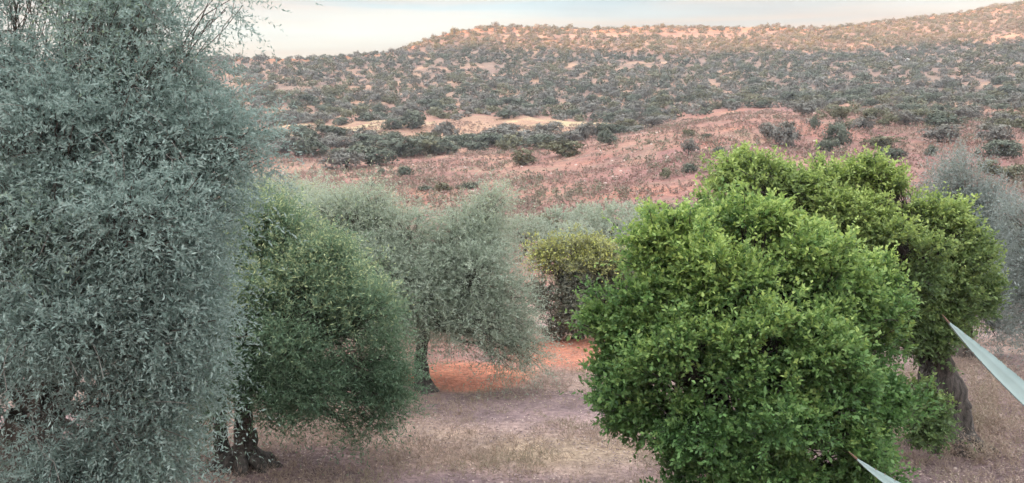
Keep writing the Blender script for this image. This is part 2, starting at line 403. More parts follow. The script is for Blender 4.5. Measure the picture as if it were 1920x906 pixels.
def sublobes(lobes, m, r):
    out = []; lobes = [(c, R*.93, w) for c, R, w in lobes]
    for c, R, w in lobes:
        out.append((c, R*.74, w*.3))
        for i in range(m):
            d = unit(r.normal(0, 1, 3)+np.array((0, -.35, .2))); q = .16+.30*r.random()**1.3
            out.append((c+d*R*(1.12-q*.5), R*q*r.uniform(.65, 1.4, 3), w*1.5))
    return out
def tree(name, base, lobes, n, mat, bark, label, cat, group=None, seed=1, trunk=None, fork=None, fol=None, crad=.22, tipfun=None, twigs=0, limb_r=.05, shell=.5, sub=0, gap=0.):
    r = np.random.default_rng(seed)
    f0 = fol or {}; mg = .6*(crad+.6*f0.get('L', .3))
    lobes = [(l[0], np.maximum(l[1]-mg, l[1]*.45), l[2]) for l in lobes]
    if sub: lobes = sublobes(lobes, sub, r)
    base = np.array(base, float); root = thing(name, base, label, cat, group)
    p, d, k = clumps_in(lobes, n, r, shell)
    if gap:
        g_ = fbm(p[:, 0]*1.6+seed, p[:, 2]*1.6+p[:, 1]*.9, 4, 3); kk = g_ > np.quantile(g_, gap)
        p, d, k = p[kk], d[kk], k[kk]
    p = p+r.normal(0, .05, p.shape)+d*((r.random(len(p)) < .10)*r.uniform(.05, .28, len(p)))[:, None]
    d = unit(d+unit(p-fork)*.5)
    tips = tipfun(p, d, r) if tipfun else None
    f = dict(nsh=7, L=.3, nleaf=12, ll=.06, lw=.014); f.update(fol or {})
    parts = [foliage(p, d, r, crad*(.6+.8*r.random(len(p))), tipf=tips, **f)]
    v, q, a, t = join(parts)
    link('crown', mesh_np('crown', v-base, q, mat, {'rnd': a, 'tip': t}), root)
    T = Tubes()
    trunk(T, r) if trunk else None
    ends = []
    for l in lobes[::(sub+1) if sub else 1]:
        e = l[0]+(fork-l[0])*.12
        c = curve(fork, e, (0, 0, np.linalg.norm(e-fork)*.10), 10, .03, r)
        T.add(c, np.linspace(limb_r, limb_r*.3, 10), 7, .12, 3); ends.append(c)
    for i in range(len(p)):
        c0 = ends[k[i]//(sub+1)]; j = r.integers(4, 10); s0 = c0[j]
        L_ = np.linalg.norm(p[i]-s0)
        T.add(curve(s0, p[i]+d[i]*.1, (0, 0, .12*L_), 5, .05, r), np.linspace(limb_r*.15, .004, 5), 4)
    link('trunk', T.mesh('trunk', bark, base), root)
    if twigs:
        W = Tubes()
        for i in r.choice(len(p), min(twigs, len(p)), False):
            L_ = .5+.5*r.random(); dd = unit(d[i]+r.normal(0, .5, 3)+np.array((0, 0, .25)))
            W.add(curve(p[i]-dd*L_*.5, p[i]+dd*L_*.6, (0, 0, .12), 7, .04, r), np.linspace(.006, .0025, 7), 3)
        link('bare_twigs', W.mesh('bare_twigs', M['twig'], base), root)
    return root
def zbase(px, Y):
    x = (px-960)/F*Y; return np.array((x, Y, hz(x, Y)))
def simple_trunk(b, f, r0, r1, gn=.22, n=14, sides=18, bend=(0, 0, 0), flare=1.7, seed=2, dip=.15):
    def g(T, r):
        c = curve(b-np.array((0, 0, dip)), f, bend, n, .012, r); t = np.linspace(0, 1, n)
        T.add(c, (r0+(r1-r0)*t)*(1+(flare-1)*np.exp(-t*7)), sides, gn, seed)
    return g

# 1. the big grey olive that fills the left of the view
b = np.array((-4.9, 8.2, hz(-4.9, 8.2))); fk = b+np.array((.5, -.1, 1.9))
LB = [lobe(-60,150,7.8,170,120), lobe(110,250,7.4,160,130), lobe(280,260,7.6,140,110), lobe(420,270,8.0,110,100,1.2), lobe(375,365,7.8,70,80,1.2), lobe(335,520,7.4,80,110,1.1), lobe(330,690,7.4,72,120,1.4), lobe(350,560,7.6,55,90,1.2), lobe(330,180,8.2,100,55,.8),
      lobe(60,420,7.2,190,140), lobe(250,420,7.0,150,130), lobe(355,420,7.6,75,110), lobe(110,600,7.0,180,130), lobe(300,590,7.2,120,120),
      lobe(60,780,7.2,190,130), lobe(250,780,7.3,150,120), lobe(150,930,7.4,190,120), lobe(290,880,7.5,75,90,1.), lobe(-120,650,8.,160,200),
      lobe(-150,350,8.2,170,180), lobe(30,500,9.2,220,260,.6), lobe(250,480,9.,170,230,.5), lobe(60,840,8.2,170,110,1.), lobe(230,850,8.2,120,100,.9)]
LB2 = [lobe(40,50,8.,140,95,.42), lobe(205,60,7.8,100,110,.95), lobe(310,55,7.9,85,100,.85), lobe(240,-40,8.2,150,80,1.), lobe(395,0,8.1,75,38,.75), lobe(20,-60,8.2,130,80,.4), lobe(350,90,8.1,65,55,.6), lobe(60,175,7.9,150,70,1.2), lobe(130,10,8.3,120,110,.6), lobe(250,170,7.7,120,65,1.2), lobe(380,170,8.1,75,60,.9), lobe(440,230,8.1,70,70,.9), lobe(350,35,8.,55,50,1.3)]
def trunk1(T, r):
    simple_trunk(b, fk, .36, .24, .3, 16, 24)(T, r)
tree('olive_tree', b, LB+LB2, 4600, M['olive_near'], M['bark'], 'huge grey green olive tree filling the whole left side, open top against the sky', 'tree', None, 11,
     trunk1, fk, dict(nsh=9, L=.30, nleaf=16, ll=.043, lw=.0125, out=.45, up=.02, rand=1., droop=.35, flat=.3), crad=.24, gap=.20,
     tipfun=lambda p, d, r: np.clip((fbm(p[:, 0]*1.1+5, p[:, 2]*1.1, 2)-.52)*3, 0, .8), twigs=300, limb_r=.05, shell=.35)

# 2. dense green olive with drooping skirts and a dark stem
b = zbase(448, 12.4); fk = P(455, 720, 12.4)
LB = [lobe(490,480,12.4,85,85), lobe(590,520,12.2,95,75), lobe(465,600,12.0,75,100), lobe(560,620,11.8,110,105), lobe(685,610,12.1,90,105),
      lobe(728,680,12.3,70,95), lobe(600,720,11.9,105,85), lobe(722,755,12.2,70,75,1.), lobe(545,785,12.0,40,45,.6), lobe(670,800,12.3,60,35,.6), lobe(440,690,12.2,65,75,1.2), lobe(490,730,12.0,60,70,1.1), lobe(400,740,12.1,45,60,.9), lobe(465,410,12.6,70,70,1.2), lobe(445,480,12.5,65,80), lobe(530,430,12.5,60,55),
      lobe(560,600,13.4,140,140,.6), lobe(505,430,12.6,50,50,.9), lobe(650,555,12.2,60,55), lobe(400,660,12.3,60,90,1.1), lobe(420,560,12.4,65,90,1.1), lobe(365,800,12.4,50,65,.8), lobe(640,790,12.,40,50,.5)]
def trunk2(T, r):
    simple_trunk(b, fk, .14, .11, .35, 14, 22, (.05, 0, 0), 2.2)(T, r)
    simple_trunk(b+np.array((-.22, .05, 0)), P(415, 745, 12.5), .11, .07, .3, 12, 16, (-.12, 0, 0), 2.2, 4)(T, r)
    for q in range(9):
        a = q*.7; e = b+np.array((math.cos(a)*.55, math.sin(a)*.5, -.08))
        T.add(curve(b+np.array((0, 0, .22)), e, (0, 0, .03), 8, .03, r), np.linspace(.13, .07, 8), 12, .3, q)
tree('olive_tree', b, LB, 2100, M['olive_green'], M['bark_dark'], 'rounded dense green olive tree with pale tips and drooping skirts over a dark stem', 'tree', None, 22,
     trunk2, fk, dict(nsh=9, L=.34, nleaf=12, ll=.055, lw=.014, out=.75, up=.22, rand=.6, droop=.15, flat=.2), crad=.16, sub=5, gap=.06,
     tipfun=lambda p, d, r: np.clip(1.15*sstep(1.5, 2.8, p[:, 2]+(r.random(len(p))-.5)*.7)*np.clip(.45+d[:, 2], 0, 1)*1.05, 0, 1), limb_r=.05, shell=.45)

# 3. the wide silver olive in the middle of the grove
b = zbase(797, 17.3); fk = P(800, 615, 17.6)
LB = [lobe(650,420,17.8,85,75), lobe(745,440,17.6,80,75), lobe(600,400,18.2,65,55,.8), lobe(700,510,17.2,90,80), lobe(780,530,17.,75,60), lobe(830,500,17.4,65,70),
      lobe(900,430,17.8,55,60), lobe(922,395,18,50,58,1.1), lobe(900,520,17.,75,75), lobe(950,570,17.2,62,75), lobe(905,610,16.8,65,60), lobe(985,640,17.2,52,48,.9), lobe(945,670,17.,55,45,.6),
      lobe(800,560,18.6,150,70,.6), lobe(720,590,17.4,60,60,.8), lobe(850,600,17.,65,60,1.), lobe(790,570,16.9,75,62,1.), lobe(730,610,16.9,70,65,.9), lobe(640,520,17.6,80,90,.7), lobe(990,660,17.1,40,42,.7), lobe(690,385,17.8,60,50), lobe(865,450,17.6,70,65), lobe(905,470,17.6,62,65)]
def trunk3(T, r):
    simple_trunk(b, fk, .13, .10, .3, 14, 18, (-.22, 0, .1), 2.6)(T, r)
    simple_trunk(fk, P(765, 560, 17.5), .1, .07, .2, 8, 12, (0, 0, 0), 1.0, 5, 0)(T, r)
tree('olive_tree', b, LB, 2500, M['olive_mid'], M['bark_dark'], 'wide silver grey olive tree leaning over the bare orange soil in mid grove', 'tree', None, 33,
     trunk3, fk, dict(nsh=8, L=.42, nleaf=11, ll=.06, lw=.015, out=.6, up=.15, rand=.65, droop=.3, flat=.3), crad=.25,
     tipfun=lambda p, d, r: np.clip(sstep(2.6, 3.9, p[:, 2]+(r.random(len(p))-.5)*.8)*np.clip(.3+d[:, 2], 0, 1)*.8, 0, 1), limb_r=.05, shell=.5)

# 4. paler olive peeping out between the two on the left
b = zbase(500, 21); fk = P(520, 560, 21)
LB = [lobe(470,400,20.5,60,65), lobe(540,390,21,65,60), lobe(590,390,21.5,55,50,.7), lobe(455,370,20.6,40,35,.8), lobe(520,470,21,100,90), lobe(600,350,22,22,26,.35)]
tree('olive_tree', b, LB, 620, M['olive_mid'], M['bark'], 'olive tree with yellowish straw tips peeping out behind the dense green one', 'tree', None, 44,
     simple_trunk(b, fk, .18, .12), fk, dict(nsh=8, L=.42, nleaf=10, ll=.075, lw=.018, out=.6, up=.35, rand=.6, droop=.1, flat=.3), crad=.25,
     tipfun=lambda p, d, r: np.clip(sstep(2.6, 3.6, p[:, 2])*(.5+.7*r.random(len(p))), 0, 1), limb_r=.045)

# 5. shrub with yellow-green top and dark lower body
b = zbase(1085, 23.2); fk = P(1085, 590, 23.2)
LB = [lobe(1020,490,23.,55,45,1.2), lobe(1075,475,23.3,55,45,1.2), lobe(1130,505,23.,52,45), lobe(1030,550,22.8,50,60), lobe(1090,570,22.7,65,75), lobe(1150,570,23.2,60,75), lobe(1060,610,23,40,45,.8), lobe(1185,500,24,45,50)]
def trunk5(T, r):
    for q in range(6):
        e = fk+np.array((r.uniform(-.6, .6), r.uniform(-.4, .4), r.uniform(0, .4)))
        T.add(curve(b+np.array((r.uniform(-.15, .15), r.uniform(-.1, .1), -.1)), e, (0, 0, 0), 8, .05, r), np.linspace(.06, .03, 8), 8, .1, q)
tree('evergreen_shrub', b, LB, 760, M['shrub'], M['bark_dark'], 'dense shrub with a yellow green top and dark twiggy body ending the clearing', 'shrub', None, 55,
     trunk5, fk, dict(nsh=8, L=.22, nleaf=9, ll=.062, lw=.034, out=.6, up=.2, rand=.8, droop=.1, flat=.5), crad=.16, sub=5,
     tipfun=lambda p, d, r: np.clip(sstep(1.55, 2.1, p[:, 2]+(r.random(len(p))-.5)*.25)*(.6+.5*r.random(len(p))), 0, 1), limb_r=.035)

# 6. bright green tree in front, right of centre
b = zbase(1420, 9.9); fk = b+np.array((0, .1, .95))
LB = [lobe(1262,472,9.6,82,92), lobe(1330,445,9.9,80,75), lobe(1200,640,9.2,70,60), lobe(1410,450,9.7,75,75), lobe(1490,500,9.5,70,70), lobe(1560,560,9.4,75,75), lobe(1625,560,9.8,55,75), lobe(1630,650,9.7,60,85),
      lobe(1350,540,9.2,90,75), lobe(1220,570,9.3,75,65), lobe(1158,615,9.5,60,50), lobe(1135,680,9.4,50,52), lobe(1180,740,9.2,70,70), lobe(1290,690,8.8,95,75), lobe(1420,650,8.7,90,70),
      lobe(1540,690,8.8,95,85), lobe(1622,775,9.3,65,90), lobe(1330,810,8.8,85,70), lobe(1450,790,8.5,90,80), lobe(1570,830,8.8,95,75), lobe(1430,900,8.7,100,60), lobe(1300,890,9.0,60,45,.8), lobe(1590,910,9.2,85,50),
      lobe(1400,620,10.6,210,200,.45), lobe(1230,800,9.1,45,45,.8)]
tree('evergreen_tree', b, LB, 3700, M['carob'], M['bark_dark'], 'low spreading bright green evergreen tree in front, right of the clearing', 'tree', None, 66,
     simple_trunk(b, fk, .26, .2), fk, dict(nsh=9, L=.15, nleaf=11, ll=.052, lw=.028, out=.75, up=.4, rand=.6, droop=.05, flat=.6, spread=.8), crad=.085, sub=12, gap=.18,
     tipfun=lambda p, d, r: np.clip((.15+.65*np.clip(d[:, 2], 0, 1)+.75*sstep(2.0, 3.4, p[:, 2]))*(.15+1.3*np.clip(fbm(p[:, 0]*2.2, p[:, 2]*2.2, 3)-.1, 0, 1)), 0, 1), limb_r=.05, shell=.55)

# 7. the taller green tree behind it, with the bare leaning trunk
b = zbase(1795, 13.6); fk = P(1745, 640, 13.6)
LB = [lobe(1378,345,13.2,62,62), lobe(1445,375,13.4,65,65,1.), lobe(1540,400,13.2,80,70), lobe(1500,350,13.3,48,50), lobe(1560,345,13.5,50,42), lobe(1630,355,13.3,60,50), lobe(1700,390,13.4,85,68), lobe(1600,430,13.,80,60), lobe(1480,430,13.6,90,60),
      lobe(1770,450,13.5,75,65), lobe(1680,480,12.8,85,75), lobe(1812,500,13.6,58,60), lobe(1770,560,13.4,75,55), lobe(1690,590,13.2,70,55), lobe(1830,560,13.8,35,50,.8), lobe(1745,640,13.3,55,45), lobe(1650,520,14.6,150,120,.5),
      lobe(1738,785,12.7,48,50,1.4), lobe(1720,740,12.8,22,30,.5)]
def trunk7(T, r):
    simple_trunk(b, fk, .34, .22, .3, 18, 24, (.16, 0, -.1), 1.9)(T, r)
    for q in range(7):
        a = q*.9+.3; e = b+np.array((math.cos(a)*.75, math.sin(a)*.6, -.06))
        T.add(curve(b+np.array((0, 0, .22)), e, (0, 0, .05), 8, .03, r), np.linspace(.16, .05, 8), 10, .3, q)
    T.add(curve(b+np.array((-.2, 0, .3)), P(1742, 790, 13.), (0, 0, .05), 6, .02, r), np.linspace(.04, .02, 6), 6)
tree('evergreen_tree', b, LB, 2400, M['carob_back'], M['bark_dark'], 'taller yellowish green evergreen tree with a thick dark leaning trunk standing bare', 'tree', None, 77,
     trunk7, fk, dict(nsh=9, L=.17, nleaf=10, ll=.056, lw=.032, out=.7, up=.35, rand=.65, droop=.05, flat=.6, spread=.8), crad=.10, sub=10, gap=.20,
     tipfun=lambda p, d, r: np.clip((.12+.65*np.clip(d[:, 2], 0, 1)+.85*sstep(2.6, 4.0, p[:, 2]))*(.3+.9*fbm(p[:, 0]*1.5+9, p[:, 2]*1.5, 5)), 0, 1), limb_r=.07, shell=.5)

# 8, 9. pale olives on the right edge
b = zbase(1815, 20.5); fk = P(1810, 560, 20.5)
LB = [lobe(1800,350,20.5,50,60,.8), lobe(1850,400,20.3,55,60), lobe(1780,420,20.8,60,80), lobe(1840,480,20.2,70,80), lobe(1860,560,20.3,60,70), lobe(1790,540,20.8,60,70), lobe(1800,310,20.6,30,30,.4), lobe(1870,620,20.4,55,35,.6)]
tree('olive_tree', b, LB, 900, M['olive_pale'], M['bark'], 'feathery pale grey olive tree right behind the bare dark trunk', 'tree', None, 88,
     simple_trunk(b, fk, .2, .13), fk, dict(nsh=8, L=.45, nleaf=10, ll=.075, lw=.017, out=.6, up=.4, rand=.6, droop=.1, flat=.3), crad=.26,
     tipfun=lambda p, d, r: np.clip(sstep(3.4, 4.5, p[:, 2])*.6, 0, 1), limb_r=.045)
b = zbase(1985, 18.2); fk = P(1985, 560, 18.2)
LB = [lobe(1915,420,18.2,50,55), lobe(1990,420,18.,75,70), lobe(1925,490,18,55,60), lobe(1935,560,18.1,60,65), lobe(2030,520,18,90,100), lobe(1960,620,18.3,70,45,.7), lobe(2080,430,18.5,80,80)]
tree('olive_tree', b, LB, 800, M['olive_pale'], M['bark'], 'silvery olive tree cut by the right edge of the view, above the agave', 'tree', None, 99,
     simple_trunk(b, fk, .2, .14), fk, dict(nsh=8, L=.4, nleaf=10, ll=.07, lw=.017, out=.6, up=.25, rand=.65, droop=.15, flat=.3), crad=.25,
     tipfun=lambda p, d, r: np.clip(sstep(2.7, 3.6, p[:, 2])*.4, 0, 1), limb_r=.045)

# ------------------------------------------------------------------ trees further off: prototypes
def proto(seed, nl, cl, quad, kx=1., kz=.8, mat='hill_dark', nf=1100, spiky=0., face=1.):
    """unit tree: about 1 wide, base at 0"""
    r = np.random.default_rng(seed); lobes = []
    for i in range(nl):
        a = r.random()*6.28; rr = r.random()**.6*.30*kx
        lobes.append((np.array((math.cos(a)*rr, math.sin(a)*rr*.9, kz*(.20+.42*r.random()))), np.array((.2, .2, .17*kz/.8))*(.75+.55*r.random()), 1.))
    p, d, k = clumps_in(lobes, cl, r, .5)
    t = np.clip(sstep(.4*kz, kz, p[:, 2])*np.clip(d[:, 2]+.3, 0, 1)*.8, 0, 1)
    nl_ = max(1, nf//cl//4)
    v, q, a, t = foliage(p, d, r, .05, 4, .07+spiky, nl_, quad, quad*.62, out=.7, up=.2, rand=.8, droop=.05, flat=.5, tipf=t, face=face)
    crown = mesh_np('crown', v, q, M[mat], {'rnd': a, 'tip': t})
    T = Tubes(); T.add([(0, 0, -.05), (.01, 0, .15), (.03, .01, .35)], [.045, .03, .02], 6, .1)
    for l in lobes[:4]: T.add([(.02, 0, .2), (l[0]+np.array((.02, 0, .2)))/2, l[0]], [.02, .014, .006], 5)
    return crown, T.mesh('trunk', M['bark_dark']), (v, q, a, t)
PD = [proto(s, 7, 110, .060, 1, .72, 'hill_dark', 2200) for s in (1, 2, 3)]
PG = [proto(s, 7, 110, .060, 1, .75, 'hill_grey', 2200) for s in (4, 5)]
PO = [proto(s, 6, 100, .060, 1, .8, 'hill_olive', 2000) for s in (6, 7)]
PB = [proto(s, 5, 80, .075, 1.3, .5, 'hill_dark', 1200) for s in (8, 9)]
PC = [proto(s, 8, 160, .030, 1, .85, 'olive_mid', 6400, .03, 0.) for s in (14, 15)]
def put(pr, x, y, w, h, rz, label, name='hill_tree', cat='tree', group=None, parts=True, z=None):
    z = hz(x, y) if z is None else z
    if parts:
        root = thing(name, (x, y, z-.05), label, cat, group); root.rotation_euler.z = rz; root.scale = (w, w, h)
        link('crown', pr[0], root); link('trunk', pr[1], root)
        return root
    o = link(name, pr[0], None, (x, y, z-.1*h)); o.rotation_euler.z = rz; o.scale = (w, w, h)
    return tag(o, label, cat, group)
# olives and bushes just past the grove, above the yellow-topped shrub
r = np.random.default_rng(5)
for px, Y, w, h, pr, lab in [
    (985, 52, 2.6, 2.6, PC[0], 'small grey green olive just above the yellow topped shrub, leftmost of its row'),
    (1040, 58, 3.4, 3.0, PC[1], 'second small olive in the row past the grove, wider and greyer'),
    (1100, 55, 3.0, 3.2, PC[0], 'third small olive in the row past the grove, beside the tallest'),
    (1150, 50, 3.6, 3.6, PC[1], 'tallest small olive past the grove, touching the bright green tree'),
    (1010, 66, 2.4, 2.4, PO[0], 'low olive brown bush at the foot of the pink slope'),
    (1125, 68, 3.0, 2.6, PD[0], 'dark bush behind the row of small olives, foot of the pink slope'),
    (1195, 60, 3.4, 3.2, PC[0], 'pale small olive half hidden by the left shoulder of the bright green tree'),
    (930, 60, 2.6, 2.2, PC[1], 'pale olive hidden mostly behind the tip of the wide silver olive'),
    (1075, 44, 2.8, 2.5, PC[0], 'near pale olive right behind the yellow green shrub top'),
    (1250, 70, 4.0, 3.6, PO[1], 'bush glimpsed over the top left of the bright green tree'),
    (1905, 34, 4.0, 3.6, PO[0], 'brown green bush above the silvery olive at the right edge'),
    (1870, 42, 3.2, 3.4, PO[1], 'brownish bush between the two pale olives and the hillside'),
    (620, 45, 3.0, 4.2, PC[1], 'pale olive top showing above the wide silver olive, at its left')]:
    x = (px-960)/F*Y; z0 = hz(x, Y)
    put(pr, x, Y, w*1.15, h*1.3, r.random()*6, lab, 'small_olive' if pr in PC else 'hillside_bush', 'tree' if pr in PC else 'bush')

# notable bushes on the slopes: (px, py of foot, width px, height/width, prototype, words)
NOTE = [
 (737,243,36,.8,PD[0],'round dark bush on the pale strip, leftmost of the close pair'),
 (772,243,60,.75,PD[1],'wide dark bush on the pale strip, right of the close pair'),
 (715,328,16,1.,PD[2],'tiny dark bush alone on the lower left pink slope'),
 (758,331,32,.8,PD[0],'small dark bush pair standing alone on the lower left pink slope'),
 (800,358,34,.55,PB[0],'low scrubby bush starting the short row on the lower pink slope'),
 (835,360,38,.55,PO[0],'middle low bush of the short row on the lower pink slope'),
 (872,356,36,.6,PB[1],'last low bush of the short row on the lower pink slope'),
 (540,293,62,.7,PG[0],'bluish grey tree at the left end of the lower belt'),
 (590,293,70,.65,PD[1],'dark tree near the left end of the lower belt, beside the bluish one'),
 (650,319,80,.6,PG[1],'grey tree leading the tongue of trees that runs down the pink slope'),
 (695,312,84,.6,PD[2],'darkest tree in the tongue that runs down the pink slope'),
 (750,294,88,.55,PD[0],'broad dark tree in the middle of the lower belt'),
 (803,292,62,.65,PO[1],'olive green tree right of the broad dark one in the lower belt'),
 (840,289,60,.6,PD[1],'dark low tree in the lower belt under a taller crown'),
 (838,262,52,.75,PG[0],'grey round crown rising above the lower belt at the strip gap'),
 (913,276,72,.5,PD[2],'long low dark tree where the lower belt thins out'),
 (962,270,80,.45,PG[1],'long low grey tree below the right half of the pale strip'),
 (985,310,60,.6,PO[0],'green bush at the left foot of the pink hump'),
 (1020,278,70,.5,PD[0],'dark flat topped tree left of the pink hump crest'),
 (1058,292,78,.5,PO[1],'long olive green bush lying on the left edge of the pink hump'),
 (1098,262,48,.8,PG[0],'grey tree behind the long green bush of the pink hump'),
 (1143,271,40,.85,PD[1],'neat round dark bush on the shoulder of the pink hump'),
 (1291,290,32,1.1,PG[1],'grey twiggy bush in the middle of the pink hump'),
 (1347,290,28,.7,PD[2],'small dark bush right of the middle of the pink hump'),
 (1291,324,30,.8,PD[0],'dark bush low on the pink hump, above the bright green tree'),
 (1246,335,28,.9,PO[0],'thin olive brown bush low on the pink hump, left of a darker one'),
 (1291,256,26,.7,PO[1],'little bush high on the pink hump, left one of two'),
 (1327,258,24,.6,PB[0],'little bush high on the pink hump, right one of two'),
 (1477,275,58,.95,PG[0],'grey tree with visible stem on top of the pink hump'),
 (1440,262,40,.9,PG[1],'pale grey bush left of the stemmed tree on the hump'),
 (1527,243,18,1.8,PD[1],'slender upright dark tree on the crest of the hump'),
 (1572,272,52,1.1,PD[0],'tall dark green tree right of the slender one on the hump'),
 (1553,288,38,.9,PD[2],'low dark bush below the tall dark green tree'),
 (1620,244,38,.8,PG[0],'grey green bush at the left end of the orange strip'),
 (1697,235,52,.6,PG[1],'flat grey tree under the middle of the orange strip'),
 (1773,241,64,.65,PD[1],'big dark round tree on the orange strip at right'),
 (1871,235,58,.55,PO[0],'green flat tree between the two orange strips at right'),
 (1863,270,62,.7,PG[0],'grey round tree below the lower orange strip, far right'),
 (1880,296,76,.6,PD[0],'large dark tree far right above the pale olives'),
 (1655,280,64,.55,PO[1],'olive green bush behind the crown of the tall evergreen'),
 (1672,300,44,.7,PD[2],'dark bush just above the crown of the tall evergreen'),
 (1760,268,62,.65,PG[1],'grey bush under the big dark round tree at right'),
 (1747,293,20,1.4,PD[0],'narrow dark bush between grass and the pale olives'),
 (1863,330,54,.7,PO[0],'brown green bush over the pale olives, left of two'),
 (1910,340,62,.7,PO[1],'brown green bush over the pale olives, right of two'),
 (700,352,26,.6,PB[1],'flat dark bush right above the wide silver olive'),
 (1180,236,60,.5,PG[0],'grey flat tree left of the hump crest on the pink edge'),
 (1225,240,50,.6,PG[1],'pale bluish tree touching the hump crest from behind'),
]
taken = []
for px, py, wpx, hr, pr, words in NOTE:
    h = hit(px, py)
    if h is None: continue
    x, y, z = h; w = wpx/F*y*1.12
    put(pr, x, y, w*1.08, w*hr*1.18, r.random()*6, words, 'hillside_tree', 'tree' if wpx > 30 else 'bush'); taken.append((x, y, w))

# the wooded slope: candidates drawn over the land, thinned by clearings
r = np.random.default_rng(77)
N = 42000
cy = np.sqrt(r.random(N)*(735**2-150**2)+150**2); cu = r.uniform(300, 1990, N); cx = (cu-960)/F*cy
cz = height(cx, cy); cpy = 350+(CAMZ-cz)*F/cy; dcr = crest(cu)
dens = .75+1.05*(fbm(cx/26, cy/40, 2)-.42)*2.2
dens = np.where(cy > 262, dens, 0)
clear = [(812,140,34,26),(680,172,26,13),(1172,128,26,9),(1240,126,22,8),(430,155,18,20),(1075,125,18,8),(925,130,26,9),(735,150,20,9),(1750,150,40,9),(1840,160,50,10),(1880,215,80,10),(1700,212,110,10),(1290,70,200,5),(890,128,30,10),(560,130,20,8),(1120,190,20,10),(1600,150,30,6),(800,222,40,6)]
for a, b_, ra, rb in clear:
    dens *= 1-.95*np.exp(-(((cu-a)/ra)**2+((cpy-b_)/rb)**2)**1.5)
belt = (cy > 186) & (cy < 224) & (cu > 470) & (cu < 1190)
dens = np.where(belt, .75, dens)
hump = (cy > 140) & (cy < 258) & (cu > 1500)
dens = np.where(hump, .26, dens)
dens *= np.where(cy > dcr*.90, .55, 1)*np.where((cy > 225) & (cy < 268) & (cu < 1250), 0.05, 1)
dens *= np.where(cy > dcr+8, 0, 1)
small = .5+.5*r.random(N); cw = (2.8+3.8*r.random(N)**1.3)*np.where(cy > 420, .95, 1.05)*np.where(hump, .7, 1)
# only what shows from the front side of the crest, spaced apart
keep = r.random(N) < dens*.9
idx = np.nonzero(keep)[0]; chosen = []
grid = {}
for i in idx:
    g = (int(cx[i]//8), int(cy[i]//8)); ok = True
    for a in (-1, 0, 1):
        for b_ in (-1, 0, 1):
            for j in grid.get((g[0]+a, g[1]+b_), ()):
                if (cx[i]-cx[j])**2+(cy[i]-cy[j])**2 < (.425*(cw[i]+cw[j]))**2: ok = False; break
            if not ok: break
        if not ok: break
    if ok and all((cx[i]-t[0])**2+(cy[i]-t[1])**2 > (.4*(cw[i]+t[2]))**2 for t in taken):
        grid.setdefault(g, []).append(i); chosen.append(i)
chosen = np.array(chosen)
# sort by how large they show; the first ones are individuals, the far rest one mass
vis = (cu[chosen] > 470)
order = np.argsort(-(cw[chosen]/cy[chosen])*np.where(vis, 1, .1)); chosen = chosen[order]
n_ind = 236
print('hill trees', len(chosen))
kinds = [('dark', PD, .45), ('grey', PG, .35), ('olive', PO, .20)]
cells = {}
for q, i in enumerate(chosen[:n_ind]):
    u = fbm(cx[i]/20+3, cy[i]/20, 6)*.6+r.random()*.4
    kd, prs, _ = kinds[0] if u < .42 else kinds[1] if u < .60 else kinds[2]
    row = 'in belt below pale strip' if belt[i] else 'near the orange strips' if hump[i] else 'at wooded slope foot' if cpy[i] > 205 else 'low on wooded slope' if cpy[i] > 175 else 'halfway up wooded slope'
    px_ = cu[i]
    col = 'beside the huge olive' if px_ < 560 else 'above the pale tipped olive' if px_ < 680 else 'over the wide silver olive' if px_ < 900 else 'over the yellow topped shrub' if px_ < 1120 else \
        'left of the hump crest' if px_ < 1300 else 'over the bright green tree' if px_ < 1480 else 'over the taller evergreen' if px_ < 1680 else 'over the pale olives' if px_ < 1830 else 'by the right edge'
    word = {'dark': 'dark tree', 'grey': 'grey tree', 'olive': 'olive tree'}[kd]
    cells.setdefault((word, row, col), []).append((px_, put(prs[r.integers(len(prs))], cx[i], cy[i], cw[i]*1.25, cw[i]*(.72+.28*r.random())*(.85 if belt[i] else 1), r.random()*6, word, 'hillside_tree', 'tree', 'evergreen trees on the wooded slope', parts=(q < 60))))
ORD = ['first', 'second', 'third', 'fourth', 'fifth', 'sixth', 'seventh', 'eighth', 'ninth', 'tenth', 'eleventh', 'twelfth', 'thirteenth', 'fourteenth', 'fifteenth']
for (word, row, col), lst in cells.items():
    lst.sort(key=lambda t_: t_[0])
    for m_, (_, o_) in enumerate(lst):
        o_['label'] = f'{word} {row}, {col}' + (f', {ORD[min(m_, 14)]} from left' if len(lst) > 1 else '')
# the far rest, one mass
SP = [proto(s, 6, 50, .13, 1.05, .75, 'hill_dark', 200) for s in (31, 32, 33, 34)]
mats3 = [[], [], []]
for i in chosen[n_ind:]:
    v, q, a, t = SP[r.integers(4)][2]; an = r.random()*6.28; s, c_ = math.sin(an), math.cos(an)
    w = cw[i]*1.25; h_ = cw[i]*(.75+.4*r.random())
    vv = np.stack([(v[:, 0]*c_-v[:, 1]*s)*w+cx[i], (v[:, 0]*s+v[:, 1]*c_)*w+cy[i], v[:, 2]*h_+cz[i]-.15*h_], 1)
    u = fbm(cx[i]/20+3, cy[i]/20, 6)*.6+r.random()*.4
    mats3[0 if u < .42 else 1 if u < .60 else 2].append((vv, q, np.clip(a*.7+.45*(r.random()-.35), 0, 1), t))
allp = []; mi = []
for m_, lst in enumerate(mats3):
    for x_ in lst: allp.append(x_); mi.append(np.full(len(x_[1]), m_))
v, q, a, t = join(allp)
me = mesh_np('distant_wood', v, q, [M['hill_dark'], M['hill_grey'], M['hill_olive']], {'rnd': a, 'tip': t})
me.polygons.foreach_set('material_index', np.concatenate(mi).astype(np.int32))
tag(link('distant_wood', me), 'far off scrubby evergreen wood covering the upper hill to the skyline', 'wood', None, 'stuff')

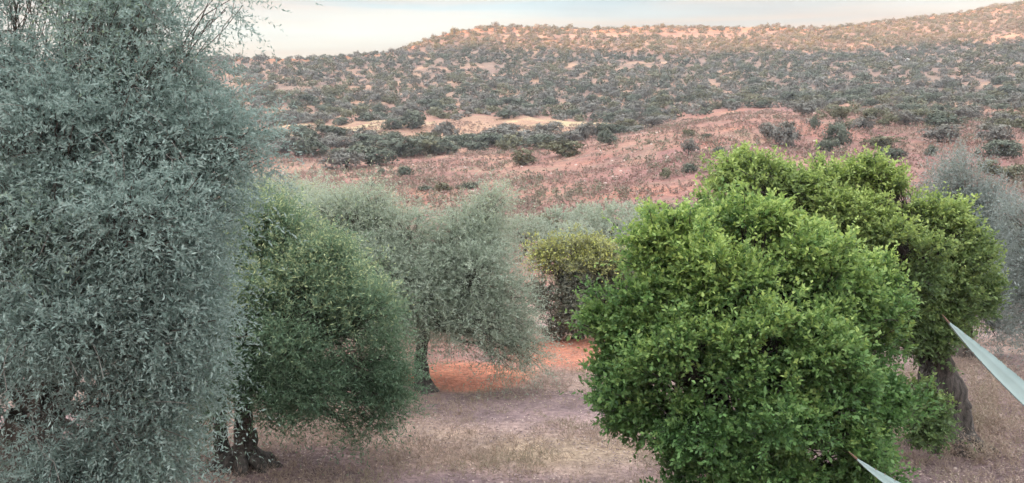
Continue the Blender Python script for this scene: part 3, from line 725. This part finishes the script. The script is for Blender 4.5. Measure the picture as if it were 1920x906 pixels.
# pale outcrop high on the right of the hill
def rock(px, py, wpx, k):
    x, y, z = hit(px, py); s = wpx/F*y
    r2 = np.random.default_rng(k); n1, n2 = 14, 9
    th, ph = np.meshgrid(np.arange(n1)/n1*6.283, np.linspace(0, math.pi, n2), indexing='ij')
    rr = .5*(1+.35*(fbm(th/1.5+k, ph*2, k)-.5)*2); rr[:, 0] = rr[0, 0]; rr[:, -1] = rr[0, -1]
    vv = np.stack([rr*np.sin(ph)*np.cos(th), rr*np.sin(ph)*np.sin(th)*.8, rr*np.cos(ph)*.6], -1).reshape(-1, 3)*s
    i, j = np.meshgrid(np.arange(n1), np.arange(n2-1), indexing='ij'); i2 = (i+1) % n1
    qq = np.stack([i*n2+j, i*n2+j+1, i2*n2+j+1, i2*n2+j], -1).reshape(-1, 4)
    return vv, qq, (x, y, z+.15*s)
mrock, nt_, n_, l_, b_ = newmat('pale_limestone')
no = n_.new('ShaderNodeTexNoise'); no.inputs['Scale'].default_value = 1.2; no.inputs['Detail'].default_value = 6
l_.new(mixc(n_, l_, no.outputs['Fac'], (.34,.36,.34), (.60,.61,.60)), b_.inputs['Base Color']); b_.inputs['Roughness'].default_value = .9
for (px, py, wpx, lab) in [(1668,118,10,'small whitish boulder high on the right of the wooded slope'), (1684,112,14,'largest pale grey boulder high on the right of the wooded slope'), (1702,114,9,'smallest pale boulder of the three high on the wooded slope')]:
    vv, qq, loc = rock(px, py, wpx, px % 7)
    tag(link('pale_boulder', mesh_np('pale_boulder', vv, qq, mrock), None, loc), lab, 'boulder')

# dry tussocks over the pink slopes
r = np.random.default_rng(8)
n = 45000
ty = 45+210*r.random(n)**.8; tu = r.uniform(350, 1990, n); tx = (tu-960)/F*ty
kp = r.random(n) < np.clip((fbm(tx/7, ty/7, 4)-.35)*3, .08, 1)
tx, ty = tx[kp], ty[kp]; tz = height(tx, ty); cc_ = np.stack([tx, ty, tz+.05], 1)
up = np.tile(np.array((0, 0, 1.)), (len(cc_), 1))
sc = .6
v, q, a, t = foliage(cc_, up, r, .18, 4, .26, 4, .24, .13, out=.6, up=.3, rand=.8, droop=.1, flat=.2, tipf=(r.random(len(cc_)) < .28).astype(float))
tag(link('dry_scrub', mesh_np('dry_scrub', v, q, M['scrub'], {'rnd': a, 'tip': t})), 'dry pinkish tussocks dotted over the slopes', 'dry scrub', None, 'stuff')

def stones(name, n, seed, y0, y1, u0, u1, s0, s1, mat, label, mask):
    r = np.random.default_rng(seed)
    y = y0+(y1-y0)*r.random(n); x = (r.uniform(u0, u1, n)-960)/F*y
    k = r.random(n) < mask(x, y); x, y = x[k], y[k]; n = len(x)
    z = height(x, y); sz = s0+(s1-s0)*r.random(n)**3
    base = np.array([(1,0,0),(.3,.95,0),(-.8,.6,0),(-.8,-.6,0),(.3,-.95,0),(.5,0,.75),(-.3,.45,.7),(-.3,-.45,.65)])
    tri = np.array([(0,1,5),(1,6,5),(1,2,6),(2,3,6),(3,7,6),(3,4,7),(4,5,7),(4,0,5),(5,6,7)])
    v = base[None]*(1+r.normal(0, .18, (n, 8, 3)))*sz[:, None, None]*np.array((1, .8, .7))
    an = r.random(n)*6.28; c_, s_ = np.cos(an)[:, None], np.sin(an)[:, None]
    v = np.stack([v[..., 0]*c_-v[..., 1]*s_+x[:, None], v[..., 0]*s_+v[..., 1]*c_+y[:, None], v[..., 2]+(z-.15*sz)[:, None]], -1)
    q = (tri[None]+(np.arange(n)*8)[:, None, None]).reshape(-1, 3)
    tag(link(name, mesh_np(name, v.reshape(-1, 3), q, mat, {'rnd': np.repeat(r.random(n), 9)})), label, 'stones', None, 'stuff')
M['low_scrub'] = leafmat('low_scrub_leaf', (.15,.13,.10), (.30,.26,.20), (.22,.23,.15), None, .9, .1)
M['stone'] = leafmat('field_stone', (.26,.19,.17), (.50,.40,.35), (.5,.4,.3), None, .9, 0)
stones('field_stones', 2600, 41, 9.5, 26, 500, 2050, .008, .045, M['stone'], 'small pinkish stones lying on the grove floor', lambda x, y: np.clip((fbm(x/2, y/2, 4)-.35)*3, .1, 1))
stones('slope_stones', 9000, 42, 60, 250, 350, 1990, .06, .42, M['stone'], 'pale stones sprinkled over the pink slopes', lambda x, y: np.clip((fbm(x/9, y/9, 5)-.4)*3, .03, 1))
r = np.random.default_rng(81); n = 5200
ty = 75+185*r.random(n); tu = r.uniform(450, 1990, n); tx = (tu-960)/F*ty
kp = r.random(n) < np.clip((fbm(tx/12+4, ty/16, 6)-.44)*4, .02, 1); tx, ty = tx[kp], ty[kp]
sz = .25+.55*r.random(len(tx))**2; cc_ = np.stack([tx, ty, height(tx, ty)+sz*.45], 1)
v, q, a, t = foliage(cc_, np.tile(np.array((0, 0, 1.)), (len(cc_), 1)), r, sz, 12, .25, 4, .26, .15, out=.3, up=.1, rand=1, droop=.1, flat=.4, tipf=(r.random(len(cc_)) < .3).astype(float))
tag(link('low_scrub', mesh_np('low_scrub', v, q, M['low_scrub'], {'rnd': a, 'tip': t})), 'low grey green scrub mottling the pink slopes', 'scrub', None, 'stuff')

# dry grass and fallen leaves on the floor of the grove
r = np.random.default_rng(9)
n = 60000
gy = 8.5+17*r.random(n)**.9; gx = (r.uniform(150, 2050, n)-960)/F*gy
dg = np.clip((fbm(gx/1.3, gy/1.3, 3)-.36)*3.2, .05, 1)
mauve = np.exp(-(((gx-.15)/2.2)**2+((gy-16)/1.3)**2)); orn = np.exp(-((((gx+1.1)/1.5)**2+((gy-18.9)/1.6)**2)**2))+np.exp(-((((gx-1.3)/2)**2+((gy-21.3)/2)**2)**2))
dg *= (1-.75*mauve)*(1-.95*np.clip(orn, 0, 1))
right = gx > 5
kp = r.random(n) < np.where(right & (gy > 13.8), dg*1.3, dg); gx, gy = gx[kp], gy[kp]
cc_ = np.stack([gx, gy, height(gx, gy)-.01], 1); up = np.tile(np.array((0, 0, 1.)), (len(cc_), 1))
yl = (fbm(gx/1.2, gy/.9, 6) > .56).astype(float)*.7
v, q, a, t = foliage(cc_, up, r, .05, 4, .05, 2, .085, .008, out=.8, up=.4, rand=.9, droop=.2, flat=0, tipf=yl, spread=.5)
tag(link('dry_grass', mesh_np('dry_grass', v, q, M['straw'], {'rnd': a, 'tip': t})), 'short straw coloured dry grass on the grove floor', 'grass', None, 'stuff')
n = 90000
gy = 8.5+15*r.random(n); gx = (r.uniform(100, 2080, n)-960)/F*gy
kp = r.random(n) < np.clip((fbm(gx/1.6+7, gy/1.0, 1)-.38)*3, .05, 1); gx, gy = gx[kp], gy[kp]
kp2 = ((gx+1.1)/1.5)**2+((gy-18.9)/1.6)**2 > 1; gx, gy = gx[kp2], gy[kp2]
cc_ = np.stack([gx, gy, height(gx, gy)+.012], 1)
nn = len(cc_); an = r.random(nn)*6.28; ld = np.stack([np.cos(an), np.sin(an), r.normal(0, .25, nn)], 1)*.045; wd = np.stack([-np.sin(an), np.cos(an), r.normal(0, .3, nn)], 1)*.011
v = np.stack([cc_, cc_+ld*.5+wd, cc_+ld, cc_+ld*.5-wd], 1).reshape(-1, 3); q = np.arange(nn*4).reshape(-1, 4)
tag(link('fallen_leaves', mesh_np('fallen_leaves', v, q, M['litter'], {'rnd': r.random(nn), 'tip': (r.random(nn) < .2)*.8})), 'fallen dry leaves strewn over the grove floor', 'leaf litter', None, 'stuff')

# weeds and dry stalks around the right trunk
r = np.random.default_rng(19)
wcat = [(1860,640,17.5,.9),(1900,700,16,.8),(1840,700,16,.7),(1905,780,14.2,.6),(1700,690,17.5,.7),(1870,830,13,.5),(1850,760,14.8,.5)]
for k, (px, py, Y, h_) in enumerate(wcat):
    x = (px-960)/F*Y; z = hz(x, Y); n = 26
    cc_ = np.stack([x+r.normal(0, .42, n), Y+r.normal(0, .4, n), np.full(n, z)], 1)
    v, q, a, t = foliage(cc_, np.tile(np.array((0, 0, 1.)), (n, 1)), r, .05, 9, h_*.6, 9, .07, .012, out=.9, up=.5, rand=.45, droop=.15, flat=0, tipf=(r.random(n) < .4).astype(float))
    labs = ['tall dry weeds under the silvery olive at the right edge', 'pinkish dry weeds beside the agave leaf, upper clump', 'dry weeds right beside the dark leaning trunk, at mid height',
            'low dry weed clump under the big agave leaf', 'dry weeds seen through the gap left of the dark trunk', 'short weeds at the lower right corner by the trunk foot', 'small weed clump a step right of the trunk']
    tag(link('dry_weeds', mesh_np('dry_weeds', v-np.array((x, Y, z)), q, M['straw'], {'rnd': a, 'tip': t*.6}), None, (x, Y, z)), labs[k], 'weeds', 'dry weed clumps around the right trunk')

# ------------------------------------------------------------------ agave at the edge of the bank
def agavemat():
    m, nt, n, l, b = newmat('agave_leaf')
    g = n.new('ShaderNodeTexCoord'); no = n.new('ShaderNodeTexNoise'); no.inputs['Scale'].default_value = 14; no.inputs['Detail'].default_value = 5
    mp_ = n.new('ShaderNodeMapping'); mp_.inputs['Scale'].default_value = (.4, 1, 1); l.new(g.outputs['Object'], mp_.inputs[0]); l.new(mp_.outputs[0], no.inputs['Vector'])
    l.new(mixc(n, l, no.outputs['Fac'], (.15,.205,.195), (.27,.345,.335)), b.inputs['Base Color']); b.inputs['Roughness'].default_value = .55
    return m
mag = agavemat(); msp, _, _, _, bs = newmat('agave_spine'); bs.inputs['Base Color'].default_value = (.16,.09,.06,1); bs.inputs['Roughness'].default_value = .5
ac = np.array((2.55, 3.0, hz(2.55, 3.0)))
ag = thing('agave', ac, 'large pale blue green agave, only two pointed leaves reaching in at lower right', 'agave')
def agave_leaf(p0, p1, ctrl, width, roll=0.):
    n = 26; t = np.linspace(0, 1, n); T_ = t[:, None]
    c = (1-T_)**2*p0+2*T_*(1-T_)*ctrl+T_**2*p1
    tg = np.gradient(c, axis=0); tg /= np.linalg.norm(tg, axis=1)[:, None]
    sd_ = np.cross(tg, np.array((0, 0, 1.))); sd_ /= np.linalg.norm(sd_, axis=1)[:, None]+1e-9
    up_ = np.cross(sd_, tg)
    ca, sa = math.cos(roll), math.sin(roll); sd_, up_ = sd_*ca+up_*sa, up_*ca-sd_*sa
    wd = width*np.interp(t, [0, .12, .45, .75, .93, 1], [.75, .7, 1., .62, .2, .0])*.5
    wd = wd*(1+.03*np.sin(t*70))
    th = np.interp(t, [0, .3, .8, 1], [.035, .018, .009, .003])
    prof = [(-1, .30), (-.5, .10), (0, 0.), (.5, .10), (1, .30)]
    ring = [c+sd_*(wd*a)[:, None]+up_*(wd*bb)[:, None] for a, bb in prof]+[c+sd_*(wd*a)[:, None]+up_*(wd*bb-th*(1.02-abs(a)))[:, None] for a, bb in prof[::-1][1:-1]]
    R = np.stack(ring, 1); k = R.shape[1]
    i, j = np.meshgrid(np.arange(n-1), np.arange(k), indexing='ij'); j2 = (j+1) % k
    q = np.stack([i*k+j, i*k+j2, (i+1)*k+j2, (i+1)*k+j], -1).reshape(-1, 4); V_ = R.reshape(-1, 3)
    S = Tubes(); S.add([c[-3]*.3+c[-1]*.7, c[-1], c[-1]+tg[-1]*.025], [.003, .0026, .0004], 6); TH = Tubes()
    for s_ in range(3, n-3, 1):
        for sg in (0, 4):
            e = R[s_, sg]; o_ = (e-c[s_]); o_ /= np.linalg.norm(o_)+1e-9
            TH.add([e-o_*.002, e+o_*.004+tg[s_]*.003], [.0018, .0003], 4)
    tv = np.concatenate(TH.V); tq = np.concatenate(TH.Q)
    lm = mesh_np('leaf', np.concatenate([V_, tv])-ac, np.concatenate([q, tq+len(V_)]), [mag, msp], smooth=True)
    lm.polygons.foreach_set('material_index', np.concatenate([np.zeros(len(q)), np.ones(len(tq))]).astype(np.int32))
    lf = link('leaf', lm, ag)
    link('spine', S.mesh('spine', msp, ac), lf)
agave_leaf(ac+np.array((-.05, 0, .38)), P(1774, 599, 2.72), P(1884, 738, 2.8), .145, .9)
agave_leaf(ac+np.array((-.06, -.02, .12)), P(1599, 854, 2.62), P(1735, 985, 2.75), .095, .9)
for k in range(17):
    a = math.radians(-150+k*300/16) if k < 14 else math.radians(200+30*(k-14)); el = .35+.75*((k*7) % 10)/10
    a = math.radians((k*137.5) % 230 - 115)
    L_ = .75+.35*((k*3) % 5)/5
    dx = np.array((math.cos(a)*math.cos(el), math.sin(a)*math.cos(el)*.8, math.sin(el)))
    p1 = ac+np.array((0, 0, .15))+dx*L_; p1[0] = max(p1[0], 2.35)
    agave_leaf(ac+np.array((math.cos(a)*.05, math.sin(a)*.05, .12)), p1, ac+dx*L_*.5+np.array((0, 0, .02)), .13)
T = Tubes(); T.add([ac-np.array((0, 0, .1)), ac+np.array((0, 0, .1)), ac+np.array((0, 0, .3))], [.14, .12, .03], 14, .1); link('stem', T.mesh('stem', mag, ac), ag)

# ------------------------------------------------------------------ air
HZ = True
if HZ:
    zt = 330.0
    x0, x1, y0, y1, z0, z1 = -2600, 2600, -1990, 910, -60, zt
    v = np.array([(x0,y0,z0),(x1,y0,z0),(x1,y1,z0),(x0,y1,z0),(x0,y0,z1),(x1,y0,z1),(x1,y1,z1),(x0,y1,z1)])
    q = np.array([(3,2,1,0),(4,5,6,7),(0,1,5,4),(1,2,6,5),(2,3,7,6),(3,0,4,7)])
    m = bpy.data.materials.new('haze'); m.use_nodes = True; n = m.node_tree.nodes; n.remove(n['Principled BSDF'])
    pv = n.new('ShaderNodeVolumePrincipled'); pv.inputs['Density'].default_value = .0003; pv.inputs['Color'].default_value = (.86,.86,.93,1)
    m.node_tree.links.new(pv.outputs[0], n['Material Output'].inputs['Volume'])
    tag(link('haze', mesh_np('haze', v, q, m)), 'thin pale evening haze over the valley', 'haze', None, 'stuff')
print('TERRAIN z range', ZZ.min(), ZZ.max(), 'back hill', ZZ[:70].max())
